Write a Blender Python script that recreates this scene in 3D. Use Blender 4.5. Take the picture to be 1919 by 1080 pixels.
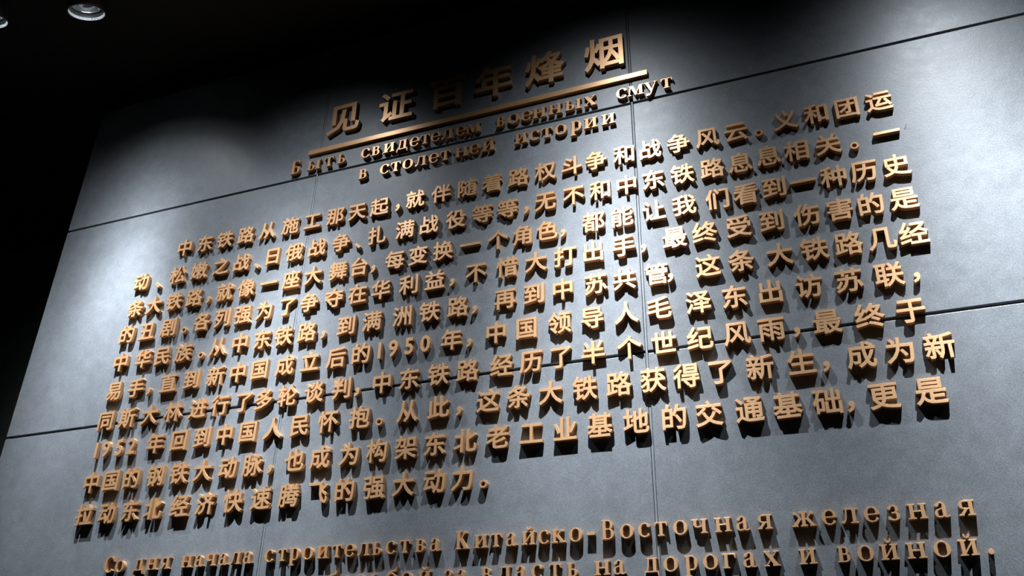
import bpy, bmesh, math, random
import numpy as np
from mathutils import Matrix, Vector
from mathutils.geometry import delaunay_2d_cdt

scene = bpy.context.scene
for o in list(bpy.data.objects):
    bpy.data.objects.remove(o, do_unlink=True)

# world frame: X along the lettered wall (right), Y into the wall, Z up; the camera stands at the origin's height
WALL_Y = 2.2573          # front face of the wall panels
DEPTH = 0.014            # how far the letters stand off the wall
CEIL_Z = 2.56
FLOOR_Z = -1.58

# ------------------------------------------------------------------ camera, world, lights, exposure
cam_data = bpy.data.cameras.new('camera')
cam = bpy.data.objects.new('camera', cam_data)
scene.collection.objects.link(cam)
cam_data.sensor_width = 36.0
cam_data.lens = 31.2594
right = Vector((0.933248, 0.358786, 0.017875)).normalized()
down = Vector((-0.155865, 0.449254, -0.879703)).normalized()
fwd = right.cross(down).normalized()
down = fwd.cross(right).normalized()
m = Matrix((right, -down, -fwd)).transposed().to_4x4()
cam.matrix_world = m
cam_data.clip_start = 0.05
scene.camera = cam

scene.view_settings.view_transform = 'Standard'
scene.view_settings.look = 'None'
scene.view_settings.exposure = 0.0
scene.view_settings.gamma = 1.0
scene.view_settings.use_curve_mapping = False

world = bpy.data.worlds.new('world')
scene.world = world
world.use_nodes = True
world.node_tree.nodes['Background'].inputs[0].default_value = (0.55, 0.75, 0.7, 1)
world.node_tree.nodes['Background'].inputs[1].default_value = 0.003

# candela table of the recessed downlights: vertical angle from straight down -> intensity
IES_ANGLES = [0, 4, 7, 10, 13, 16, 19, 22, 26, 30, 34, 38, 42, 46, 50, 54, 90]
IES_CANDELA = [500, 480, 420, 310, 200, 118, 75, 45, 25, 14, 7.6, 4.4, 2.1, 0.7, 0.2, 0, 0]
ies = bpy.data.texts.new('downlight_profile')
ies.write("IESNA:LM-63-2002\nTILT=NONE\n1 1000 1 %d 1 1 2 0 0 0\n1 1 10\n" % len(IES_ANGLES))
ies.write(' '.join(str(a) for a in IES_ANGLES) + '\n0\n' + ' '.join(str(c) for c in IES_CANDELA) + '\n')
LAMP_POWER = 20.0
LAMP_TILT = math.radians(20)         # gimbal of each lamp turned towards the wall
LAMP_COLOR = (0.86, 0.93, 1.0)

def downlight_or_fill_lamp(loc, power, parent=None):
    ld = bpy.data.lights.new('downlight_beam', 'POINT')
    ld.energy = power
    ld.color = LAMP_COLOR
    ld.shadow_soft_size = 0.010
    ld.use_nodes = True
    nt = ld.node_tree
    em = nt.nodes['Emission']
    tex = nt.nodes.new('ShaderNodeTexIES')
    tex.mode = 'INTERNAL'
    tex.ies = ies
    nt.links.new(tex.outputs['Fac'], em.inputs['Strength'])
    lo = bpy.data.objects.new('downlight_beam', ld)
    lo.location = loc
    lo.rotation_euler = (LAMP_TILT, 0, 0)
    scene.collection.objects.link(lo)
    if parent:
        lo.parent = parent
    return lo

# the row of downlights: x along the wall, distance off the wall, relative power
LAMPS = [(-2.90, 0.60, 0.08), (-2.50, 0.50, 0.8), (-1.74, 0.65, 1.0), (-0.60, 0.65, 1.0), (0.52, 0.65, 1.0), (1.66, 0.65, 1.0)]
for (lx, ld_, lp) in LAMPS:
    downlight_or_fill_lamp((lx, WALL_Y - ld_, CEIL_Z - 0.004), LAMP_POWER * lp)

# added fill light, no fixture, out of frame, lifts the far left wall
downlight_or_fill_lamp((-3.75, WALL_Y + 0.35, CEIL_Z - 0.004), 0.35)

# ------------------------------------------------------------------ materials
def new_mat(name):
    mt = bpy.data.materials.new(name)
    mt.use_nodes = True
    nt = mt.node_tree
    return mt, nt, nt.nodes['Principled BSDF']

def noise(nt, vec, scale, detail=4, rough=0.6, sx=1, sy=1, sz=1):
    mp = nt.nodes.new('ShaderNodeMapping')
    mp.inputs['Scale'].default_value = (sx, sy, sz)
    nt.links.new(vec, mp.inputs['Vector'])
    n = nt.nodes.new('ShaderNodeTexNoise')
    n.inputs['Scale'].default_value = scale
    n.inputs['Detail'].default_value = detail
    n.inputs['Roughness'].default_value = rough
    nt.links.new(mp.outputs[0], n.inputs['Vector'])
    return n.outputs['Fac']

def ramp(nt, fac, stops):
    r = nt.nodes.new('ShaderNodeValToRGB')
    el = r.color_ramp.elements
    el[0].position, el[0].color = stops[0][0], (*stops[0][1], 1)
    el[1].position, el[1].color = stops[1][0], (*stops[1][1], 1)
    for p, c in stops[2:]:
        e = el.new(p); e.color = (*c, 1)
    nt.links.new(fac, r.inputs[0])
    return r.outputs[0]

def mixc(nt, fac, a, b, mode='MIX'):
    mx = nt.nodes.new('ShaderNodeMix'); mx.data_type = 'RGBA'; mx.blend_type = mode
    if isinstance(fac, (int, float)): mx.inputs[0].default_value = fac
    else: nt.links.new(fac, mx.inputs[0])
    nt.links.new(a, mx.inputs[6]); nt.links.new(b, mx.inputs[7])
    return mx.outputs[2]

def object_coords(nt):
    g = nt.nodes.new('ShaderNodeNewGeometry')
    return g.outputs['Position']

def mat_stone():
    mt, nt, b = new_mat('grey_stone_panel')
    P = object_coords(nt)
    fine = noise(nt, P, 300, 3, 0.75)
    mid = noise(nt, P, 26, 5, 0.65)
    big = noise(nt, P, 3.2, 4, 0.6)
    c1 = ramp(nt, big, [(0.3, (0.150, 0.162, 0.175)), (0.7, (0.180, 0.194, 0.209))])
    c2 = ramp(nt, mid, [(0.3, (0.88, 0.88, 0.88)), (0.7, (1.08, 1.08, 1.08))])
    c3 = ramp(nt, fine, [(0.3, (0.68, 0.68, 0.68)), (0.7, (1.32, 1.32, 1.32))])
    c = mixc(nt, 1.0, c1, c2, 'MULTIPLY')
    c = mixc(nt, 1.0, c, c3, 'MULTIPLY')
    nt.links.new(c, b.inputs['Base Color'])
    r = nt.nodes.new('ShaderNodeMapRange')
    r.inputs[3].default_value = 0.34; r.inputs[4].default_value = 0.50
    nt.links.new(mid, r.inputs[0]); nt.links.new(r.outputs[0], b.inputs['Roughness'])
    b.inputs['Specular IOR Level'].default_value = 0.5
    bump = nt.nodes.new('ShaderNodeBump')
    bump.inputs['Strength'].default_value = 0.35; bump.inputs['Distance'].default_value = 0.0008
    nt.links.new(fine, bump.inputs['Height'])
    bump2 = nt.nodes.new('ShaderNodeBump')
    bump2.inputs['Strength'].default_value = 0.22; bump2.inputs['Distance'].default_value = 0.0015
    nt.links.new(mid, bump2.inputs['Height']); nt.links.new(bump.outputs[0], bump2.inputs['Normal'])
    nt.links.new(bump2.outputs[0], b.inputs['Normal'])
    return mt

def mat_bronze():
    mt, nt, b = new_mat('brushed_bronze')
    P = object_coords(nt)
    grain = noise(nt, P, 900, 2, 0.6, 0.12, 1, 1)
    c = ramp(nt, grain, [(0.3, (0.63, 0.350, 0.170)), (0.7, (0.76, 0.435, 0.215))])
    nt.links.new(c, b.inputs['Base Color'])
    b.inputs['Metallic'].default_value = 0.45
    b.inputs['Anisotropic'].default_value = 0.5        # brushed along the lines of text
    tg = nt.nodes.new('ShaderNodeCombineXYZ'); tg.inputs[2].default_value = 1.0
    nt.links.new(tg.outputs[0], b.inputs['Tangent'])
    r = nt.nodes.new('ShaderNodeMapRange')
    r.inputs[3].default_value = 0.32; r.inputs[4].default_value = 0.44
    nt.links.new(grain, r.inputs[0]); nt.links.new(r.outputs[0], b.inputs['Roughness'])
    bv = nt.nodes.new('ShaderNodeBevel')              # softly rounded metal edges
    bv.samples = 4; bv.inputs['Radius'].default_value = 0.0006
    nt.links.new(bv.outputs[0], b.inputs['Normal'])
    return mt

def mat_plain(name, col, rough=0.6, metal=0.0, var=0.12, scale=30):
    mt, nt, b = new_mat(name)
    n = noise(nt, object_coords(nt), scale, 3)
    lo = tuple(v * (1 - var) for v in col); hi = tuple(min(1, v * (1 + var)) for v in col)
    nt.links.new(ramp(nt, n, [(0.3, lo), (0.7, hi)]), b.inputs['Base Color'])
    b.inputs['Roughness'].default_value = rough
    b.inputs['Metallic'].default_value = metal
    return mt

M_STONE = mat_stone()
M_BRONZE = mat_bronze()
M_BACK = mat_plain('dark_joint_backing', (0.035, 0.038, 0.036), 0.8)
M_STRIP = mat_plain('grey_metal_strip', (0.17, 0.185, 0.20), 0.5, 0.0)
M_CEIL = mat_plain('black_ceiling_paint', (0.006, 0.0065, 0.006), 0.9)
M_DARK = mat_plain('dark_wall_paint', (0.20, 0.23, 0.20), 0.85)
M_FLOOR = mat_plain('dark_floor_stone', (0.06, 0.06, 0.065), 0.5)
M_CHROME = mat_plain('polished_aluminium', (0.80, 0.83, 0.88), 0.17, 1.0, 0.03)
M_SATIN = mat_plain('satin_aluminium', (0.82, 0.85, 0.90), 0.5, 0.6, 0.03)
M_BLACK = mat_plain('black_baffle', (0.02, 0.02, 0.022), 0.45)
M_LED, _nt, _b = new_mat('lit_led_lens')
_b.inputs['Base Color'].default_value = (0.8, 0.8, 0.8, 1)
_b.inputs['Emission Color'].default_value = (0.9, 0.97, 1.0, 1)
_b.inputs['Emission Strength'].default_value = 60.0

# ------------------------------------------------------------------ mesh helpers
def link_bm(name, bm, mat, parent=None, smooth=False):
    me = bpy.data.meshes.new(name)
    bm.normal_update(); bm.to_mesh(me); bm.free()
    me.materials.append(mat)
    if smooth:
        for p in me.polygons: p.use_smooth = True
    o = bpy.data.objects.new(name, me)
    scene.collection.objects.link(o)
    if parent: o.parent = parent
    return o

def box_bm(x0, x1, y0, y1, z0, z1, bevel=0.0):
    bm = bmesh.new()
    bmesh.ops.create_cube(bm, size=1)
    bmesh.ops.scale(bm, vec=(x1 - x0, y1 - y0, z1 - z0), verts=bm.verts)
    bmesh.ops.translate(bm, vec=((x0 + x1) / 2, (y0 + y1) / 2, (z0 + z1) / 2), verts=bm.verts)
    if bevel:
        bmesh.ops.bevel(bm, geom=list(bm.edges), offset=bevel, segments=2, affect='EDGES', profile=0.5)
    return bm

def lathe_bm(profile, seg=48, rib=None):
    bm = bmesh.new(); rings = []
    for (r, z) in profile:
        ring = []
        for k in range(seg):
            a = 2 * math.pi * k / seg
            rr = r + (rib if rib and k % 2 else 0)
            ring.append(bm.verts.new((rr * math.cos(a), rr * math.sin(a), z)))
        rings.append(ring)
    for A, B in zip(rings, rings[1:]):
        for k in range(seg):
            bm.faces.new((A[k], A[(k + 1) % seg], B[(k + 1) % seg], B[k]))
    return bm

# ------------------------------------------------------------------ the room
def struct(o):
    o['kind'] = 'structure'; return o

LEFT_X = -2.883
Z_J = [1.9285, 1.0345]                     # horizontal joints seen in the photograph
PH = Z_J[0] - Z_J[1]
X_J = [-1.682, -0.483]
PW = X_J[1] - X_J[0]
wall = struct(link_bm('wall_back', box_bm(LEFT_X + 0.004, 3.12, WALL_Y + 0.014, WALL_Y + 0.12, FLOOR_Z, CEIL_Z), M_BACK))
xs = [LEFT_X] + [X_J[0] + PW * k for k in range(5)]
zs = [FLOOR_Z, Z_J[1] - PH * 2, Z_J[1] - PH, Z_J[1], Z_J[0], CEIL_Z]
GZ, GX = 0.0045, 0.0042
for i in range(len(xs) - 1):
    for j in range(len(zs) - 1):
        x0 = xs[i] + (GX if i else 0); x1 = xs[i + 1] - GX
        z0 = zs[j] + (GZ if j else 0); z1 = zs[j + 1] - (GZ if j < len(zs) - 2 else 0)
        link_bm('panel', box_bm(x0, x1, WALL_Y, WALL_Y + 0.0145, z0, z1, 0.0012), M_STONE, wall)
for xj in xs[1:-1]:
    link_bm('joint_strip', box_bm(xj - 0.0030, xj + 0.0030, WALL_Y + 0.0008, WALL_Y + 0.0145, FLOOR_Z, CEIL_Z, 0.0006), M_STRIP, wall)

struct(link_bm('ceiling', box_bm(-4.6, 3.3, -2.6, 3.9, CEIL_Z + 0.08, CEIL_Z + 0.2), M_CEIL))
struct(link_bm('floor', box_bm(-4.6, 3.3, -2.6, 3.9, FLOOR_Z - 0.1, FLOOR_Z), M_FLOOR))
struct(link_bm('wall_left', box_bm(-4.7, -4.6, -2.6, 3.9, FLOOR_Z, CEIL_Z + 0.1), M_DARK))
struct(link_bm('wall_far_left', box_bm(-4.6, -2.879, WALL_Y + 0.9, WALL_Y + 1.0, FLOOR_Z, CEIL_Z + 0.1), M_DARK))
# ------------------------------------------------------------------ letter outlines
def signed_area(P):
    x, y = P[:, 0], P[:, 1]
    return 0.5 * float(np.sum(x * np.roll(y, -1) - np.roll(x, -1) * y))

def font_contours(ch):
    cu = bpy.data.curves.new('outline', 'FONT')
    cu.body = ch; cu.resolution_u = 3; cu.fill_mode = 'NONE'
    ob = bpy.data.objects.new('outline', cu)
    scene.collection.objects.link(ob)
    bpy.context.view_layer.update()
    dg = bpy.context.evaluated_depsgraph_get()
    me = bpy.data.meshes.new_from_object(ob.evaluated_get(dg))
    co = np.array([v.co[:2] for v in me.vertices])
    nxt = {}
    for e in me.edges:
        a, b = e.vertices
        nxt.setdefault(a, []).append(b); nxt.setdefault(b, []).append(a)
    loops, start = [], 0
    n = len(co)
    while start < n:                       # each outline is a run of consecutive vertices
        end = start
        while end + 1 < n and (end + 1) in nxt.get(end, []): end += 1
        if end - start >= 2: loops.append(co[start:end + 1])
        start = end + 1
    bpy.data.objects.remove(ob, do_unlink=True); bpy.data.curves.remove(cu); bpy.data.meshes.remove(me)
    big = max(loops, key=lambda L: abs(signed_area(L)))
    if signed_area(big) < 0: loops = [L[::-1] for L in loops]
    return loops

def embolden(loops, d):
    out = []
    for L in loops:
        keep = [0]
        for i in range(1, len(L)):
            if np.hypot(*(L[i] - L[keep[-1]])) > 1e-4: keep.append(i)
        L = L[keep]
        if np.hypot(*(L[0] - L[-1])) < 1e-4: L = L[:-1]
        e = np.roll(L, -1, 0) - L
        e /= np.maximum(np.hypot(e[:, 0], e[:, 1]), 1e-9)[:, None]
        nrm = np.stack([e[:, 1], -e[:, 0]], 1)          # outward for a counter-clockwise outline
        np_ = np.roll(nrm, 1, 0)
        b = nrm + np_
        k = 1 + np.sum(nrm * np_, 1)
        k = np.maximum(k, 0.35)
        out.append(L + d * b / k[:, None])
    return out

def winding(P, loops):
    w = np.zeros(len(P), int)
    for L in loops:
        A = L; B = np.roll(L, -1, 0)
        for (x0, y0), (x1, y1) in zip(A, B):
            c = (x1 - x0) * (P[:, 1] - y0) - (P[:, 0] - x0) * (y1 - y0)
            up = (y0 <= P[:, 1]) & (y1 > P[:, 1]) & (c > 0)
            dn = (y0 > P[:, 1]) & (y1 <= P[:, 1]) & (c < 0)
            w += up.astype(int) - dn.astype(int)
    return w

def slab_mesh(name, loops, depth):
    """solid letter: front face towards -Y, back on y = 0, outline (x, z) merged by winding number"""
    V, E = [], []
    for L in loops:
        s = len(V); n = len(L)
        V += [Vector((float(p[0]), float(p[1]))) for p in L]
        E += [(s + i, s + (i + 1) % n) for i in range(n)]
    v2, e2, f2, *_ = delaunay_2d_cdt(V, E, [], 0, 1e-7, False)
    P = np.array([(p.x, p.y) for p in v2])
    F = np.array([tuple(f) for f in f2])
    cen = P[F].mean(1)
    keep = F[winding(cen, loops) > 0]
    a = P[keep]
    ar = (a[:, 1, 0] - a[:, 0, 0]) * (a[:, 2, 1] - a[:, 0, 1]) - (a[:, 2, 0] - a[:, 0, 0]) * (a[:, 1, 1] - a[:, 0, 1])
    keep[ar < 0] = keep[ar < 0][:, ::-1]
    used = sorted(set(keep.ravel().tolist()))
    idx = {u: i for i, u in enumerate(used)}; n = len(used)
    verts = [(P[u][0], -depth, P[u][1]) for u in used] + [(P[u][0], 0.0, P[u][1]) for u in used]
    faces, ec = [], {}
    for t in keep.tolist():
        t = [idx[i] for i in t]
        faces.append(t)                                  # x right, z up seen from -Y: ccw faces the viewer
        faces.append([n + i for i in reversed(t)])
        for i in range(3):
            ec[(t[i], t[(i + 1) % 3])] = 1
    for (i, j) in ec:
        if (j, i) not in ec: faces.append([j, i, n + i, n + j])
    me = bpy.data.meshes.new(name)
    me.from_pydata(verts, [], faces)
    me.materials.append(M_BRONZE)
    me.update()
    return me

# ---- hand-drawn bold serif Cyrillic, x-height 1
def rect(x0, x1, y0, y1): return np.array([(x0, y0), (x1, y0), (x1, y1), (x0, y1)], float)

def poly(*p):
    P = np.array(p, float)
    return P if signed_area(P) > 0 else P[::-1]

def slab(xc, y, w=0.50, up=True, st=0.24):
    s = 1 if up else -1
    return poly((xc - w / 2, y), (xc + w / 2, y), (xc + w / 2, y + s * .055), (xc + st / 2 + .02, y + s * .10),
                (xc + st / 2, y + s * .17), (xc - st / 2, y + s * .17), (xc - st / 2 - .02, y + s * .10), (xc - w / 2, y + s * .055))

def stem(xc, y0=0.0, y1=1.0, st=0.24, w=0.50, foot=True, head=True):
    o = [rect(xc - st / 2, xc + st / 2, y0, y1)]
    if foot: o.append(slab(xc, y0, w, True, st))
    if head: o.append(slab(xc, y1, w, False, st))
    return o

def arc(cx, cy, rx, ry, a0, a1, tx, ty, n=26):
    """stroke along an ellipse, thick tx at the sides and ty at top and bottom; tapering is up to tx, ty"""
    full = abs(a1 - a0) >= 359.9
    A = np.radians(np.linspace(a0, a1, n + 1))
    t = tx * np.cos(A) ** 2 + ty * np.sin(A) ** 2
    out = np.stack([cx + rx * np.cos(A), cy + ry * np.sin(A)], 1)
    inn = np.stack([cx + (rx - t) * np.cos(A), cy + (ry - t * ry / rx if False else ry - t) * np.sin(A)], 1)
    if full: return [out[:-1], inn[:-1][::-1]]
    P = np.concatenate([out, inn[::-1]])
    return [P if signed_area(P) > 0 else P[::-1]]

def bar(x0, y0, x1, y1, t):
    """stroke with horizontal width t between two heights"""
    return poly((x0 - t / 2, y0), (x0 + t / 2, y0), (x1 + t / 2, y1), (x1 - t / 2, y1))

def ball(x, y, r, n=14):
    A = np.radians(np.linspace(0, 360, n + 1)[:-1])
    return np.stack([x + r * np.cos(A), y + r * np.sin(A)], 1)

def bowl(x, y0, y1, w, ts=0.23, tt=0.09):
    """right-hand bowl that leaves a stem at x"""
    cy, ry = (y0 + y1) / 2, (y1 - y0) / 2
    r = arc(x + w - w * .62, cy, w * .62, ry, -90, 90, ts, tt, 16)
    return r + [rect(x - .02, x + w * .38 + .005, y1 - tt, y1), rect(x - .02, x + w * .38 + .005, y0, y0 + tt)]

def breve(xc, y):
    return arc(xc, y + .20, .19, .20, 180, 360, .10, .10, 14) + [ball(xc - .15, y + .20, .065), ball(xc + .15, y + .20, .065)]

def g_i():
    return stem(.22) + stem(.86) + [poly((.32, .10), (.32, .28), (.76, .90), (.76, .72))]

def g_ve(h=1.0, w1=.48, w2=.54):
    m_ = h * .53
    return stem(.25, 0, h, head=False, foot=False) + [rect(.02, .3, 0, .06), rect(.02, .3, h - .06, h)] + \
        bowl(.3, m_ - .045, h, w1, .21, .08) + bowl(.3, 0, m_ + .045, w2, .23, .08)

def g_soft(x=0.0, h=1.0):
    return [p + np.array([x, 0]) for p in stem(.25, 0, h, foot=False) + [rect(.02, .3, 0, .06)] + bowl(.3, 0, h * .56, .52, .23, .08)]

def g_es(h=1.0, w=.50):
    r = arc(w, h / 2, w, h / 2 + .02, 52, 318, .26, .08, 30)
    return r + [ball(w + w * .55, h * .80, .12 * (h ** .5))]

def g_ka(h=1.0):
    return stem(.24, 0, h) + [rect(.3, .52, h * .46, h * .54), poly((.42, h * .50), (.56, h * .57), (.86, h * .97), (.72, h * .97)),
        ball(.86, h * .90, .095), poly((.36, h * .50), (.60, h * .60), (1.02, .05), (.74, .05)), rect(.62, 1.10, 0, .06)]

def g_zhe():
    o = stem(.80)
    for s in (-1, 1):
        f = lambda x: .80 + s * x
        o += [poly((f(.08), .46), (f(.08), .55), (f(.30), .55), (f(.24), .46)),
              poly((f(.16), .50), (f(.30), .55), (f(.62), .97), (f(.46), .97)), ball(f(.60), .89, .10),
              poly((f(.14), .50), (f(.34), .58), (f(.74), .05), (f(.48), .05)), rect(min(f(.38), f(.82)), max(f(.38), f(.82)), 0, .06)]
    return o

def g_a():
    return [rect(.50, .74, .12, .72)] + arc(.44, .70, .30, .31, 0, 150, .24, .085, 16) + [ball(.20, .80, .115)] + \
        arc(.33, .27, .31, .29, 90, 300, .22, .09, 20) + [poly((.30, .475), (.30, .56), (.56, .64), (.56, .56))] + \
        [poly((.44, .02), (.56, .26), (.62, .22), (.48, -.02))] + arc(.74, .14, .24, .16, 180, 300, .2, .07, 8) + [poly((.82, -.01), (.96, .06), (.94, .11), (.80, .06))]

def g_ya():
    o = stem(.80, 0, 1) + [rect(.40, .82, .90, 1.0), rect(.40, .72, .42, .50)]
    o += arc(.42, .71, .34, .29, 90, 270, .23, .09, 16)
    o += [poly((.42, .46), (.64, .46), (.34, .08), (.12, .08)), poly((.02, 0), (.34, 0), (.36, .09), (.08, .09), (.02, .05))]
    return o

def g_el(x=0.0):
    return [p + np.array([x, 0]) for p in stem(.84, 0, 1) + [rect(.30, .90, .92, 1.0), rect(.18, .36, .945, 1.0),
        poly((.30, .95), (.41, .95), (.37, .45), (.30, .17), (.17, .0), (.05, .0), (.05, .08), (.17, .14), (.25, .35))] + [ball(.10, .09, .105)]]

def g_de():
    return [rect(.68, .92, 0, 1), rect(.28, .92, .92, 1.0), rect(.20, 1.02, .945, 1.0),
            poly((.30, .95), (.41, .95), (.38, .5), (.30, .06), (.20, .06), (.27, .5)), rect(.05, 1.08, 0, .085),
            poly((.05, .03), (.13, .03), (.12, -.14), (.08, -.30), (.02, -.30)), poly((1.0, .03), (1.08, .03), (1.11, -.30), (1.05, -.30), (1.01, -.14))]

def g_ze():
    return arc(.36, .745, .33, .27, -80, 150, .23, .08, 18) + arc(.36, .28, .40, .30, -150, 80, .25, .085, 20) + \
        [ball(.12, .82, .11), ball(.10, .15, .12), rect(.24, .44, .47, .55)]

def g_be(h=1.42):
    return arc(.50, .50, .50, .52, 0, 360, .25, .08, 36) + arc(.62, .62, .60, .62, 100, 190, .20, .20, 14) + \
        [poly((.50, 1.24), (.50, 1.06), (.88, 1.14), (1.0, 1.44), (.93, 1.44), (.84, 1.30))]

def g_Be(h):
    return stem(.28, 0, h, head=False, foot=False, st=.26) + [rect(.02, .36, 0, .06), rect(.02, .36, h - .06, h), rect(.3, .92, h - .085, h),
        poly((.80, h - .04), (.92, h - .01), (.95, h - .34), (.88, h - .34))] + bowl(.34, 0, h * .56, .66, .25, .085)

GLYPH = {
 'н': lambda: stem(.25) + stem(.95) + [rect(.3, .9, .46, .555)],
 'и': g_i,
 'й': lambda: g_i() + breve(.54, 1.10),
 'о': lambda: arc(.52, .5, .52, .52, 0, 360, .27, .075, 40),
 'с': g_es,
 'т': lambda: stem(.52, 0, 1, head=False) + [rect(.08, .96, .91, 1.0), poly((.04, .70), (.10, .70), (.20, .93), (.10, 1.0), (.06, 1.0)), poly((.94, .70), (1.0, .70), (.98, 1.0), (.94, 1.0), (.84, .93))],
 'ь': g_soft,
 'ы': lambda: g_soft() + stem(1.18),
 'в': g_ve,
 'д': g_de,
 'е': lambda: arc(.50, .5, .50, .52, 0, 325, .26, .075, 36) + [rect(.2, .90, .47, .55), poly((.70, .47), (.985, .47), (.99, .53), (.97, .60), (.72, .60))],
 'л': g_el,
 'м': lambda: [poly((.10, .04), (.17, .04), (.30, .96), (.20, .96)), rect(.0, .30, 0, .06), rect(.08, .40, .94, 1.0), poly((.20, 1.0), (.46, 1.0), (.80, .12), (.66, .0), (.60, .0)), poly((.62, .0), (.68, .0), (1.06, 1.0), (.98, 1.0)),
            rect(.96, 1.21, 0, 1), rect(.96, 1.33, .94, 1.0), rect(.84, 1.34, 0, .06)],
 'х': lambda: [poly((.06, .97), (.38, .97), (1.0, .03), (.68, .03)), poly((.10, .03), (.20, .03), (.92, .97), (.82, .97)), rect(.0, .46, .94, 1), rect(.66, 1.04, .94, 1), rect(.0, .36, 0, .06), rect(.58, 1.08, 0, .06)],
 'у': lambda: [poly((.04, .97), (.34, .97), (.64, .12), (.52, .02), (.46, .02)), poly((.86, .97), (.95, .97), (.52, -.22), (.40, -.36), (.30, -.36), (.42, -.20)), rect(-.02, .46, .94, 1), rect(.68, 1.06, .94, 1), ball(.22, -.28, .12), poly((.20, -.38), (.40, -.36), (.46, -.24), (.24, -.24))],
 'р': lambda: stem(.25, -.42, 1.0, head=False) + [rect(.02, .3, .94, 1.0), poly((.02, .94), (.02, 1.0), (.30, 1.04), (.36, .98), (.3, .85))] + bowl(.32, 0, 1.02, .62, .25, .085),
 'ч': lambda: stem(.86) + stem(.22, .55, 1.0, foot=False) + arc(.44, .66, .34, .26, 180, 290, .24, .10, 12) + [poly((.44, .40), (.46, .50), (.80, .58), (.80, .48))],
 'а': g_a,
 'к': g_ka,
 'ж': g_zhe,
 'з': g_ze,
 'я': g_ya,
 'г': lambda: stem(.25) + [rect(.2, .90, .91, 1.0), poly((.86, .68), (.92, .68), (.94, 1.0), (.82, 1.0), (.78, .93))],
 'б': g_be,
 'Б': lambda: g_Be(1.42),
 'С': lambda: arc(.62, .71, .62, .73, 48, 314, .30, .085, 36) + [poly((1.00, 1.42), (1.08, 1.42), (1.10, .98), (1.02, .98), (.93, 1.22))],
 'К': lambda: g_ka(1.42),
 'В': lambda: g_ve(1.42, .60, .68),
 '-': lambda: [rect(0, .66, .40, .57)],
 '.': lambda: [ball(.17, .17, .17, 20)],
}

_cache = {}
def cyr_mesh(ch, xh, depth):
    key = (ch, round(xh, 4))
    if key not in _cache:
        loops = GLYPH[ch]()
        allp = np.concatenate(loops)
        cx = (allp[:, 0].min() + allp[:, 0].max()) / 2
        # solid pieces first, ring holes stay clockwise
        L = [np.stack([(P[:, 0] - cx) * xh, P[:, 1] * xh], 1) for P in loops]
        _cache[key] = slab_mesh('letter_solid', L, depth)
    return _cache[key]

def font_mesh(ch, em, depth, bold, narrow=1.0, centre=True):
    key = (ch, round(em, 4), 'f')
    if key not in _cache:
        loops = embolden(font_contours(ch), bold)
        allp = np.concatenate(loops)
        c = (allp.min(0) + allp.max(0)) / 2
        cz = c[1] if centre else FONT_MID
        L = [np.stack([(P[:, 0] - c[0]) * em * narrow, (P[:, 1] - cz) * em], 1) for P in loops]
        _cache[key] = slab_mesh('character_solid', L, depth)
    return _cache[key]

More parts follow.
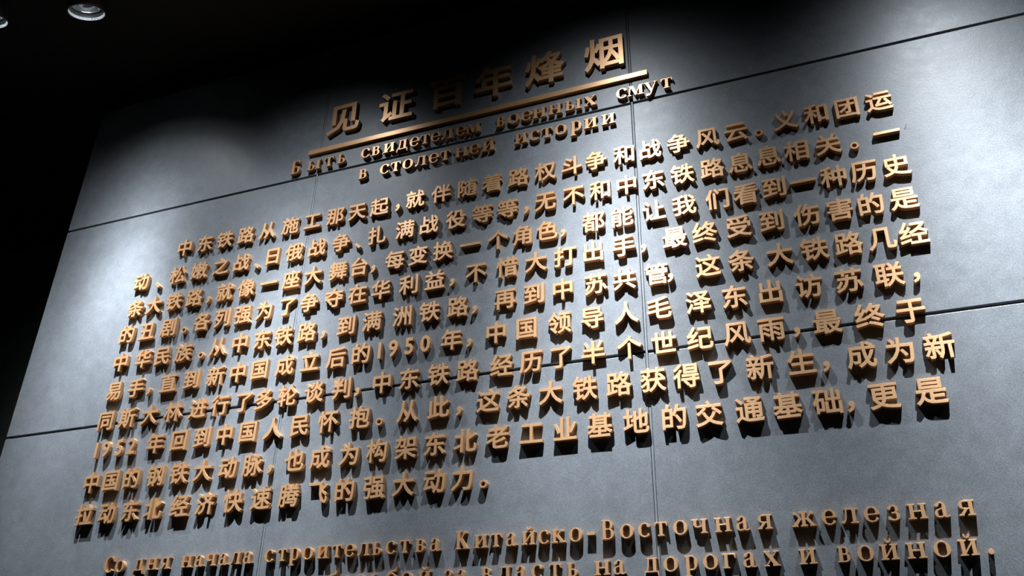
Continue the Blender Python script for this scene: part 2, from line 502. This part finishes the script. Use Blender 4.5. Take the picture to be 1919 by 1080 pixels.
# lettering: text, centre height and centre x of every character in metres
BODY = [
    ('中东铁路从施工那天起，就伴随着路权斗争和战争风云。义和团运', 1.714, [-2.222, -2.129, -2.039, -1.944, -1.851, -1.753, -1.661, -1.566, -1.478, -1.389, -1.317, -1.25, -1.153, -1.056, -0.967, -0.872, -0.779, -0.689, -0.607, -0.516, -0.43, -0.341, -0.252, -0.166, -0.1, -0.02, 0.067, 0.154, 0.242]),
    ('动、松嫩之战、日俄战争、扎满战役等等，无不和中东铁路息息相关。一', 1.597, [-2.396, -2.312, -2.226, -2.129, -2.032, -1.941, -1.872, -1.808, -1.719, -1.624, -1.528, -1.46, -1.387, -1.281, -1.189, -1.091, -0.997, -0.909, -0.844, -0.779, -0.684, -0.598, -0.512, -0.427, -0.338, -0.247, -0.165, -0.083, -0.004, 0.085, 0.154, 0.243]),
    ('条大铁路，就像一座大舞台，每变换一个角色，都能让我们看到一种历史', 1.484, [-2.393, -2.308, -2.216, -2.125, -2.06, -1.992, -1.9, -1.806, -1.714, -1.625, -1.526, -1.443, -1.389, -1.309, -1.222, -1.131, -1.036, -0.938, -0.856, -0.773, -0.721, -0.622, -0.531, -0.432, -0.341, -0.243, -0.161, -0.08, 0.0, 0.083, 0.164, 0.249]),
    ('的丑剧。各列强为了争夺在华利益，不惜大打出手，最终受到伤害的是', 1.378, [-2.403, -2.312, -2.216, -2.142, -2.068, -1.981, -1.894, -1.807, -1.712, -1.625, -1.529, -1.439, -1.351, -1.249, -1.155, -1.093, -1.011, -0.906, -0.81, -0.715, -0.625, -0.53, -0.471, -0.376, -0.288, -0.191, -0.1, -0.005, 0.084, 0.165, 0.249]),
    ('中华民族。从中东铁路，到满洲铁路，再到中苏共管，这条大铁路几经', 1.266, [-2.401, -2.299, -2.214, -2.123, -2.043, -1.976, -1.885, -1.794, -1.709, -1.617, -1.553, -1.468, -1.373, -1.263, -1.166, -1.067, -1.011, -0.909, -0.815, -0.723, -0.62, -0.533, -0.438, -0.398, -0.289, -0.195, -0.091, 0.001, 0.09, 0.174, 0.253]),
    ('易手，直到新中国成立后的1950年，中国领导人毛泽东出访苏联，', 1.155, [-2.4, -2.302, -2.241, -2.161, -2.063, -1.963, -1.872, -1.785, -1.686, -1.59, -1.492, -1.4, -1.333, -1.285, -1.229, -1.173, -1.084, -1.024, -0.936, -0.838, -0.734, -0.634, -0.532, -0.436, -0.325, -0.225, -0.129, -0.028, 0.074, 0.173, 0.237]),
    ('同斯大林进行了多轮谈判，中东铁路经历了半个世纪风雨，最终于', 1.044, [-2.403, -2.309, -2.212, -2.113, -2.011, -1.922, -1.827, -1.748, -1.658, -1.558, -1.458, -1.4, -1.314, -1.22, -1.121, -1.024, -0.915, -0.823, -0.731, -0.634, -0.528, -0.43, -0.33, -0.23, -0.139, -0.076, 0.003, 0.107, 0.206]),
    ('1952年回到中国人民怀抱。从此，这条大铁路获得了新生，成为新', 0.938, [-2.413, -2.371, -2.314, -2.261, -2.162, -2.063, -1.97, -1.881, -1.79, -1.695, -1.596, -1.493, -1.381, -1.311, -1.217, -1.114, -1.047, -0.955, -0.86, -0.763, -0.661, -0.563, -0.467, -0.376, -0.283, -0.181, -0.076, -0.017, 0.07, 0.161, 0.252]),
    ('中国的钢铁大动脉，也成为构架东北老工业基地的交通基础，更是', 0.824, [-2.399, -2.315, -2.229, -2.132, -2.037, -1.942, -1.845, -1.752, -1.684, -1.597, -1.506, -1.405, -1.31, -1.213, -1.119, -1.022, -0.923, -0.82, -0.721, -0.621, -0.52, -0.416, -0.324, -0.22, -0.125, -0.029, 0.026, 0.105, 0.211]),
    ('拉动东北经济快速腾飞的强大动力。', 0.714, [-2.395, -2.3, -2.205, -2.112, -2.007, -1.908, -1.803, -1.701, -1.599, -1.498, -1.406, -1.308, -1.212, -1.113, -1.027, -0.961]),
]
TITLE = ('见证百年烽烟', 2.155, [-1.586, -1.363, -1.156, -0.974, -0.779, -0.568])
RUSSIAN = [
    ('Быть свидетелем военных смут', 1.9480, 0.0405, [-1.772, -1.691, -1.626, -1.574, None, -1.473, -1.43, -1.375, -1.321, -1.272, -1.231, -1.189, -1.144, -1.092, -1.045, None, -0.943, -0.895, -0.846, -0.8, -0.744, -0.68, -0.62, None, -0.512, -0.465, -0.414, -0.362]),
    ('в столетней истории', 1.8550, 0.0405, [-1.474, None, -1.385, -1.34, -1.292, -1.241, -1.19, -1.146, -1.085, -1.035, -0.986, None, -0.866, -0.817, -0.773, -0.724, -0.672, -0.621, -0.561]),
    ('Со дня начала строительства Китайско-Восточная железная', 0.5207, 0.0345, [-2.241, -2.196, None, -2.12, -2.07, -2.019, None, -1.938, -1.89, -1.849, -1.802, -1.758, -1.714, None, -1.639, -1.593, -1.552, -1.507, -1.457, -1.409, -1.367, -1.322, -1.281, -1.237, -1.192, -1.146, -1.099, None, -1.018, -0.963, -0.918, -0.874, -0.826, -0.783, -0.742, -0.695, -0.654, -0.609, -0.559, -0.513, -0.47, -0.421, -0.373, -0.315, -0.267, -0.215, None, -0.124, -0.065, -0.02, 0.03, 0.077, 0.128, 0.18, 0.231]),
    ('борьбой за власть на дорогах и войной.', 0.4330, 0.0345, [-1.417, -1.369, -1.323, -1.279, -1.226, -1.18, -1.126, None, -1.055, -1.016, None, -0.945, -0.893, -0.846, -0.801, -0.752, -0.706, None, -0.626, -0.581, None, -0.499, -0.451, -0.401, -0.353, -0.308, -0.259, -0.208, None, -0.126, None, -0.046, 0.002, 0.053, 0.11, 0.164, 0.218, 0.261]),
]
def XSHIFT(x): return 0.0012 * x

# ------------------------------------------------------------------ place the lettering
FONT_MID = 0.38          # height of the ideographic centre line in the font
EM = 0.0735
def nth_place(k):
    n = k + 1
    return str(n) + ('th' if 10 <= n % 100 <= 20 else {1: 'st', 2: 'nd', 3: 'rd'}.get(n % 10, 'th')) + ' from left'

ORD = ['first', 'second', 'third', 'fourth', 'fifth', 'sixth', 'seventh', 'eighth', 'ninth', 'tenth']
WORD = {'，': 'comma', '。': 'full stop', '、': 'enumeration comma', '.': 'full stop', '-': 'hyphen'}
random.seed(7)

def place(name, mesh, x, z, label, cat, group):
    o = bpy.data.objects.new(name, mesh)
    o.location = (x, WALL_Y, z)
    # hand-mounted: each letter sits a hair out of true
    o.rotation_euler = (random.uniform(-0.008, 0.008), random.uniform(-0.012, 0.012), random.uniform(-0.010, 0.010))
    scene.collection.objects.link(o)
    o['label'] = label; o['category'] = cat; o['group'] = group
    return o

def say(c): return ('the comma' if c == '、' else 'the ring' if c == '。' else 'the ' + WORD[c]) if c in WORD else c

SPECIAL = {'毛': 'directly after 人', '泽': 'in second place after 人', '斯': 'directly after 同'}
DZ = {'，': -.021, '。': -.0225, '、': -.028}
for i, (text, z, xs_) in enumerate(BODY):
    where = ' in the %s Chinese line' % ORD[i]
    for k, (c, x) in enumerate(zip(text, xs_)):
        pv = text[k - 1] if k else None
        nx = text[k + 1] if k + 1 < len(text) else None
        if c in '，。、':
            nm, kind, cat = ('comma', WORD[c], 'comma') if c != '。' else ('full_stop', 'round full stop', 'full stop')
            lab = 'bronze %s after %s' % (kind, pv)
            
            me = font_mesh(c, EM, DEPTH, 0.012 if c == '。' else 0.022, centre=True)
            zz = z + DZ[c]
        else:
            digit = c.isdigit()
            nm, kind, cat = ('numeral', 'numeral', 'numeral') if digit else ('chinese_character', 'character', 'character')
            if c in SPECIAL: pos = SPECIAL[c]
            elif c == '东' and pv == '泽': pos = 'before 出'
            elif c == '大' and pv == '斯': pos = 'in second place after 同'
            elif c == '林': pos = 'before 进'
            elif pv is None: pos = 'before %s' % say(nx)
            elif nx is None: pos = 'after %s' % say(pv)
            else: pos = 'between %s and %s' % (say(pv), say(nx))
            lab = 'bronze %s %s %s' % (kind, c, pos)
            me = font_mesh(c, EM * (1.04 if digit else 1.0), DEPTH, 0.026 if digit else 0.0195, 0.90 if digit else 1.0, centre=digit or c == '一')
            zz = z + (0.003 if c == '一' else 0)
        zz += 0.0055 * math.exp(-((x + 0.6) / 0.7) ** 2) + (0.005 if i < 3 and x > -0.1 else 0.0)   # the rows are not dead straight
        place(nm, me, x + XSHIFT(x), zz, lab + ', ' + nth_place(k) + where, cat, 'bronze characters of the Chinese text')

text, z, xs_ = TITLE
for k, (c, x) in enumerate(zip(text, xs_)):
    extra = ' in deep shade' if c in '百年' else ''
    pos = 'opening' if k == 0 else 'closing' if k == len(text) - 1 else ['', 'second in', 'third in', 'fourth in', 'fifth in'][k]
    place('chinese_character', font_mesh(c, EM * 2.02, DEPTH * 1.15, 0.021), x + XSHIFT(x), z + 0.003 + 0.004 * (x + 1.6),
          'large bronze character %s%s, %s the headline above the bar' % (c, extra, pos), 'character', 'large bronze characters of the headline')

o = link_bm('headline_bar', box_bm(-0.652, 0.652, -0.012, 0.0, -0.0105, 0.0105, 0.0008), M_BRONZE)
o.location = (-1.0755, WALL_Y, 2.0345); o.rotation_euler = (0, -0.0025, 0)
o['label'] = 'long thin bronze bar under the large headline characters'; o['category'] = 'bar'

PLACE_RU = ['Russian line just under the bar', 'second Russian line under the bar',
            'Russian line below the Chinese text', 'lowest Russian line']
GROUP_RU = ['bronze letters of the Russian headline'] * 2 + ['bronze letters of the Russian text'] * 2
for i, (text, z, xh, xs_) in enumerate(RUSSIAN):
    words = text.split(' ')
    wi = 0; ci = 0
    dep = DEPTH
    for k, (c, x) in enumerate(zip(text, xs_)):
        if c == ' ': wi += 1; ci = 0; continue
        w = words[wi]
        core = w.strip('.')
        cnt = core.count(c)
        if c in WORD:
            lab = 'bronze %s in %s' % (WORD[c], w) if c == '-' else 'bronze full stop after %s' % core
            nm, cat = ('hyphen', 'hyphen') if c == '-' else ('full_stop', 'full stop')
        else:
            nth = '' if cnt == 1 else ORD[core[:ci].count(c)] + ' '
            lab = 'bronze letter %s in %s' % (c, core) if len(core) > 1 else 'bronze one-letter word %s' % c
            nm, cat = 'cyrillic_letter', 'letter'
        place(nm, cyr_mesh(c, xh, dep), x + XSHIFT(x), z, lab + ', ' + nth_place(sum(1 for q in text[:k] if q != ' ')) + ', ' + PLACE_RU[i], cat, GROUP_RU[i])
        ci += 1

# ------------------------------------------------------------------ recessed downlights
def make_downlight(x, off, label):
    root = bpy.data.objects.new('recessed_downlight', None)
    root.location = (x, WALL_Y - off, CEIL_Z)
    scene.collection.objects.link(root)
    root.rotation_euler = (LAMP_TILT, 0, 0)
    root['label'] = label; root['category'] = 'downlight'; root['group'] = 'recessed downlights in the black ceiling'
    link_bm('housing', lathe_bm([(0.074, 0.09), (0.074, 0.004), (0.066, 0.0), (0.0655, 0.004)], 48), M_BLACK, root, True)
    link_bm('trim_ring', lathe_bm([(0.0660, 0.0), (0.0650, 0.0), (0.0625, 0.010), (0.0620, 0.0105)], 72, -0.0012), M_SATIN, root)
    link_bm('baffle', lathe_bm([(0.0622, 0.0105), (0.0600, 0.013), (0.0612, 0.016), (0.0585, 0.019), (0.0598, 0.022), (0.0560, 0.026), (0.053, 0.028)], 72), M_BLACK, root)
    link_bm('reflector', lathe_bm([(0.0530, 0.0265), (0.0545, 0.0260), (0.0530, 0.0300), (0.050, 0.042), (0.042, 0.056), (0.028, 0.068), (0.012, 0.073)], 48), M_CHROME, root, True)
    link_bm('led_lens', lathe_bm([(0.0, 0.058), (0.008, 0.058), (0.012, 0.062), (0.013, 0.073)], 24), M_LED, root, True)
    return root

DL = ['recessed downlight cut off by the top left corner of the photo', 'whole recessed chrome downlight glowing in the black ceiling, upper left']
for k, (lx, off, lp) in enumerate(LAMPS[:2]):
    make_downlight(lx, off, DL[k])

# a short dark scratch on the panel, just right of the bar-shaped character that ends the second line
bm = bmesh.new()
pts = [(0.000, 0.000, .0032), (0.0015, 0.006, .0018), (0.004, 0.012, .0013), (0.0068, 0.018, .0009)]
L_ = [bm.verts.new((x - w, -0.0003, z)) for x, z, w in pts]; R_ = [bm.verts.new((x + w, -0.0003, z)) for x, z, w in pts]
for k in range(3): bm.faces.new((L_[k], R_[k], R_[k + 1], L_[k + 1]))
g = bmesh.ops.extrude_face_region(bm, geom=list(bm.faces))
for e in g['geom']:
    if isinstance(e, bmesh.types.BMVert): e.co.y = 0.0002
bmesh.ops.recalc_face_normals(bm, faces=bm.faces)
o = link_bm('scratch_mark', bm, M_BLACK); o.location = (0.294, WALL_Y, 1.612)
o['label'] = 'short dark scratch on the grey panel right of the second line'; o['category'] = 'scratch'
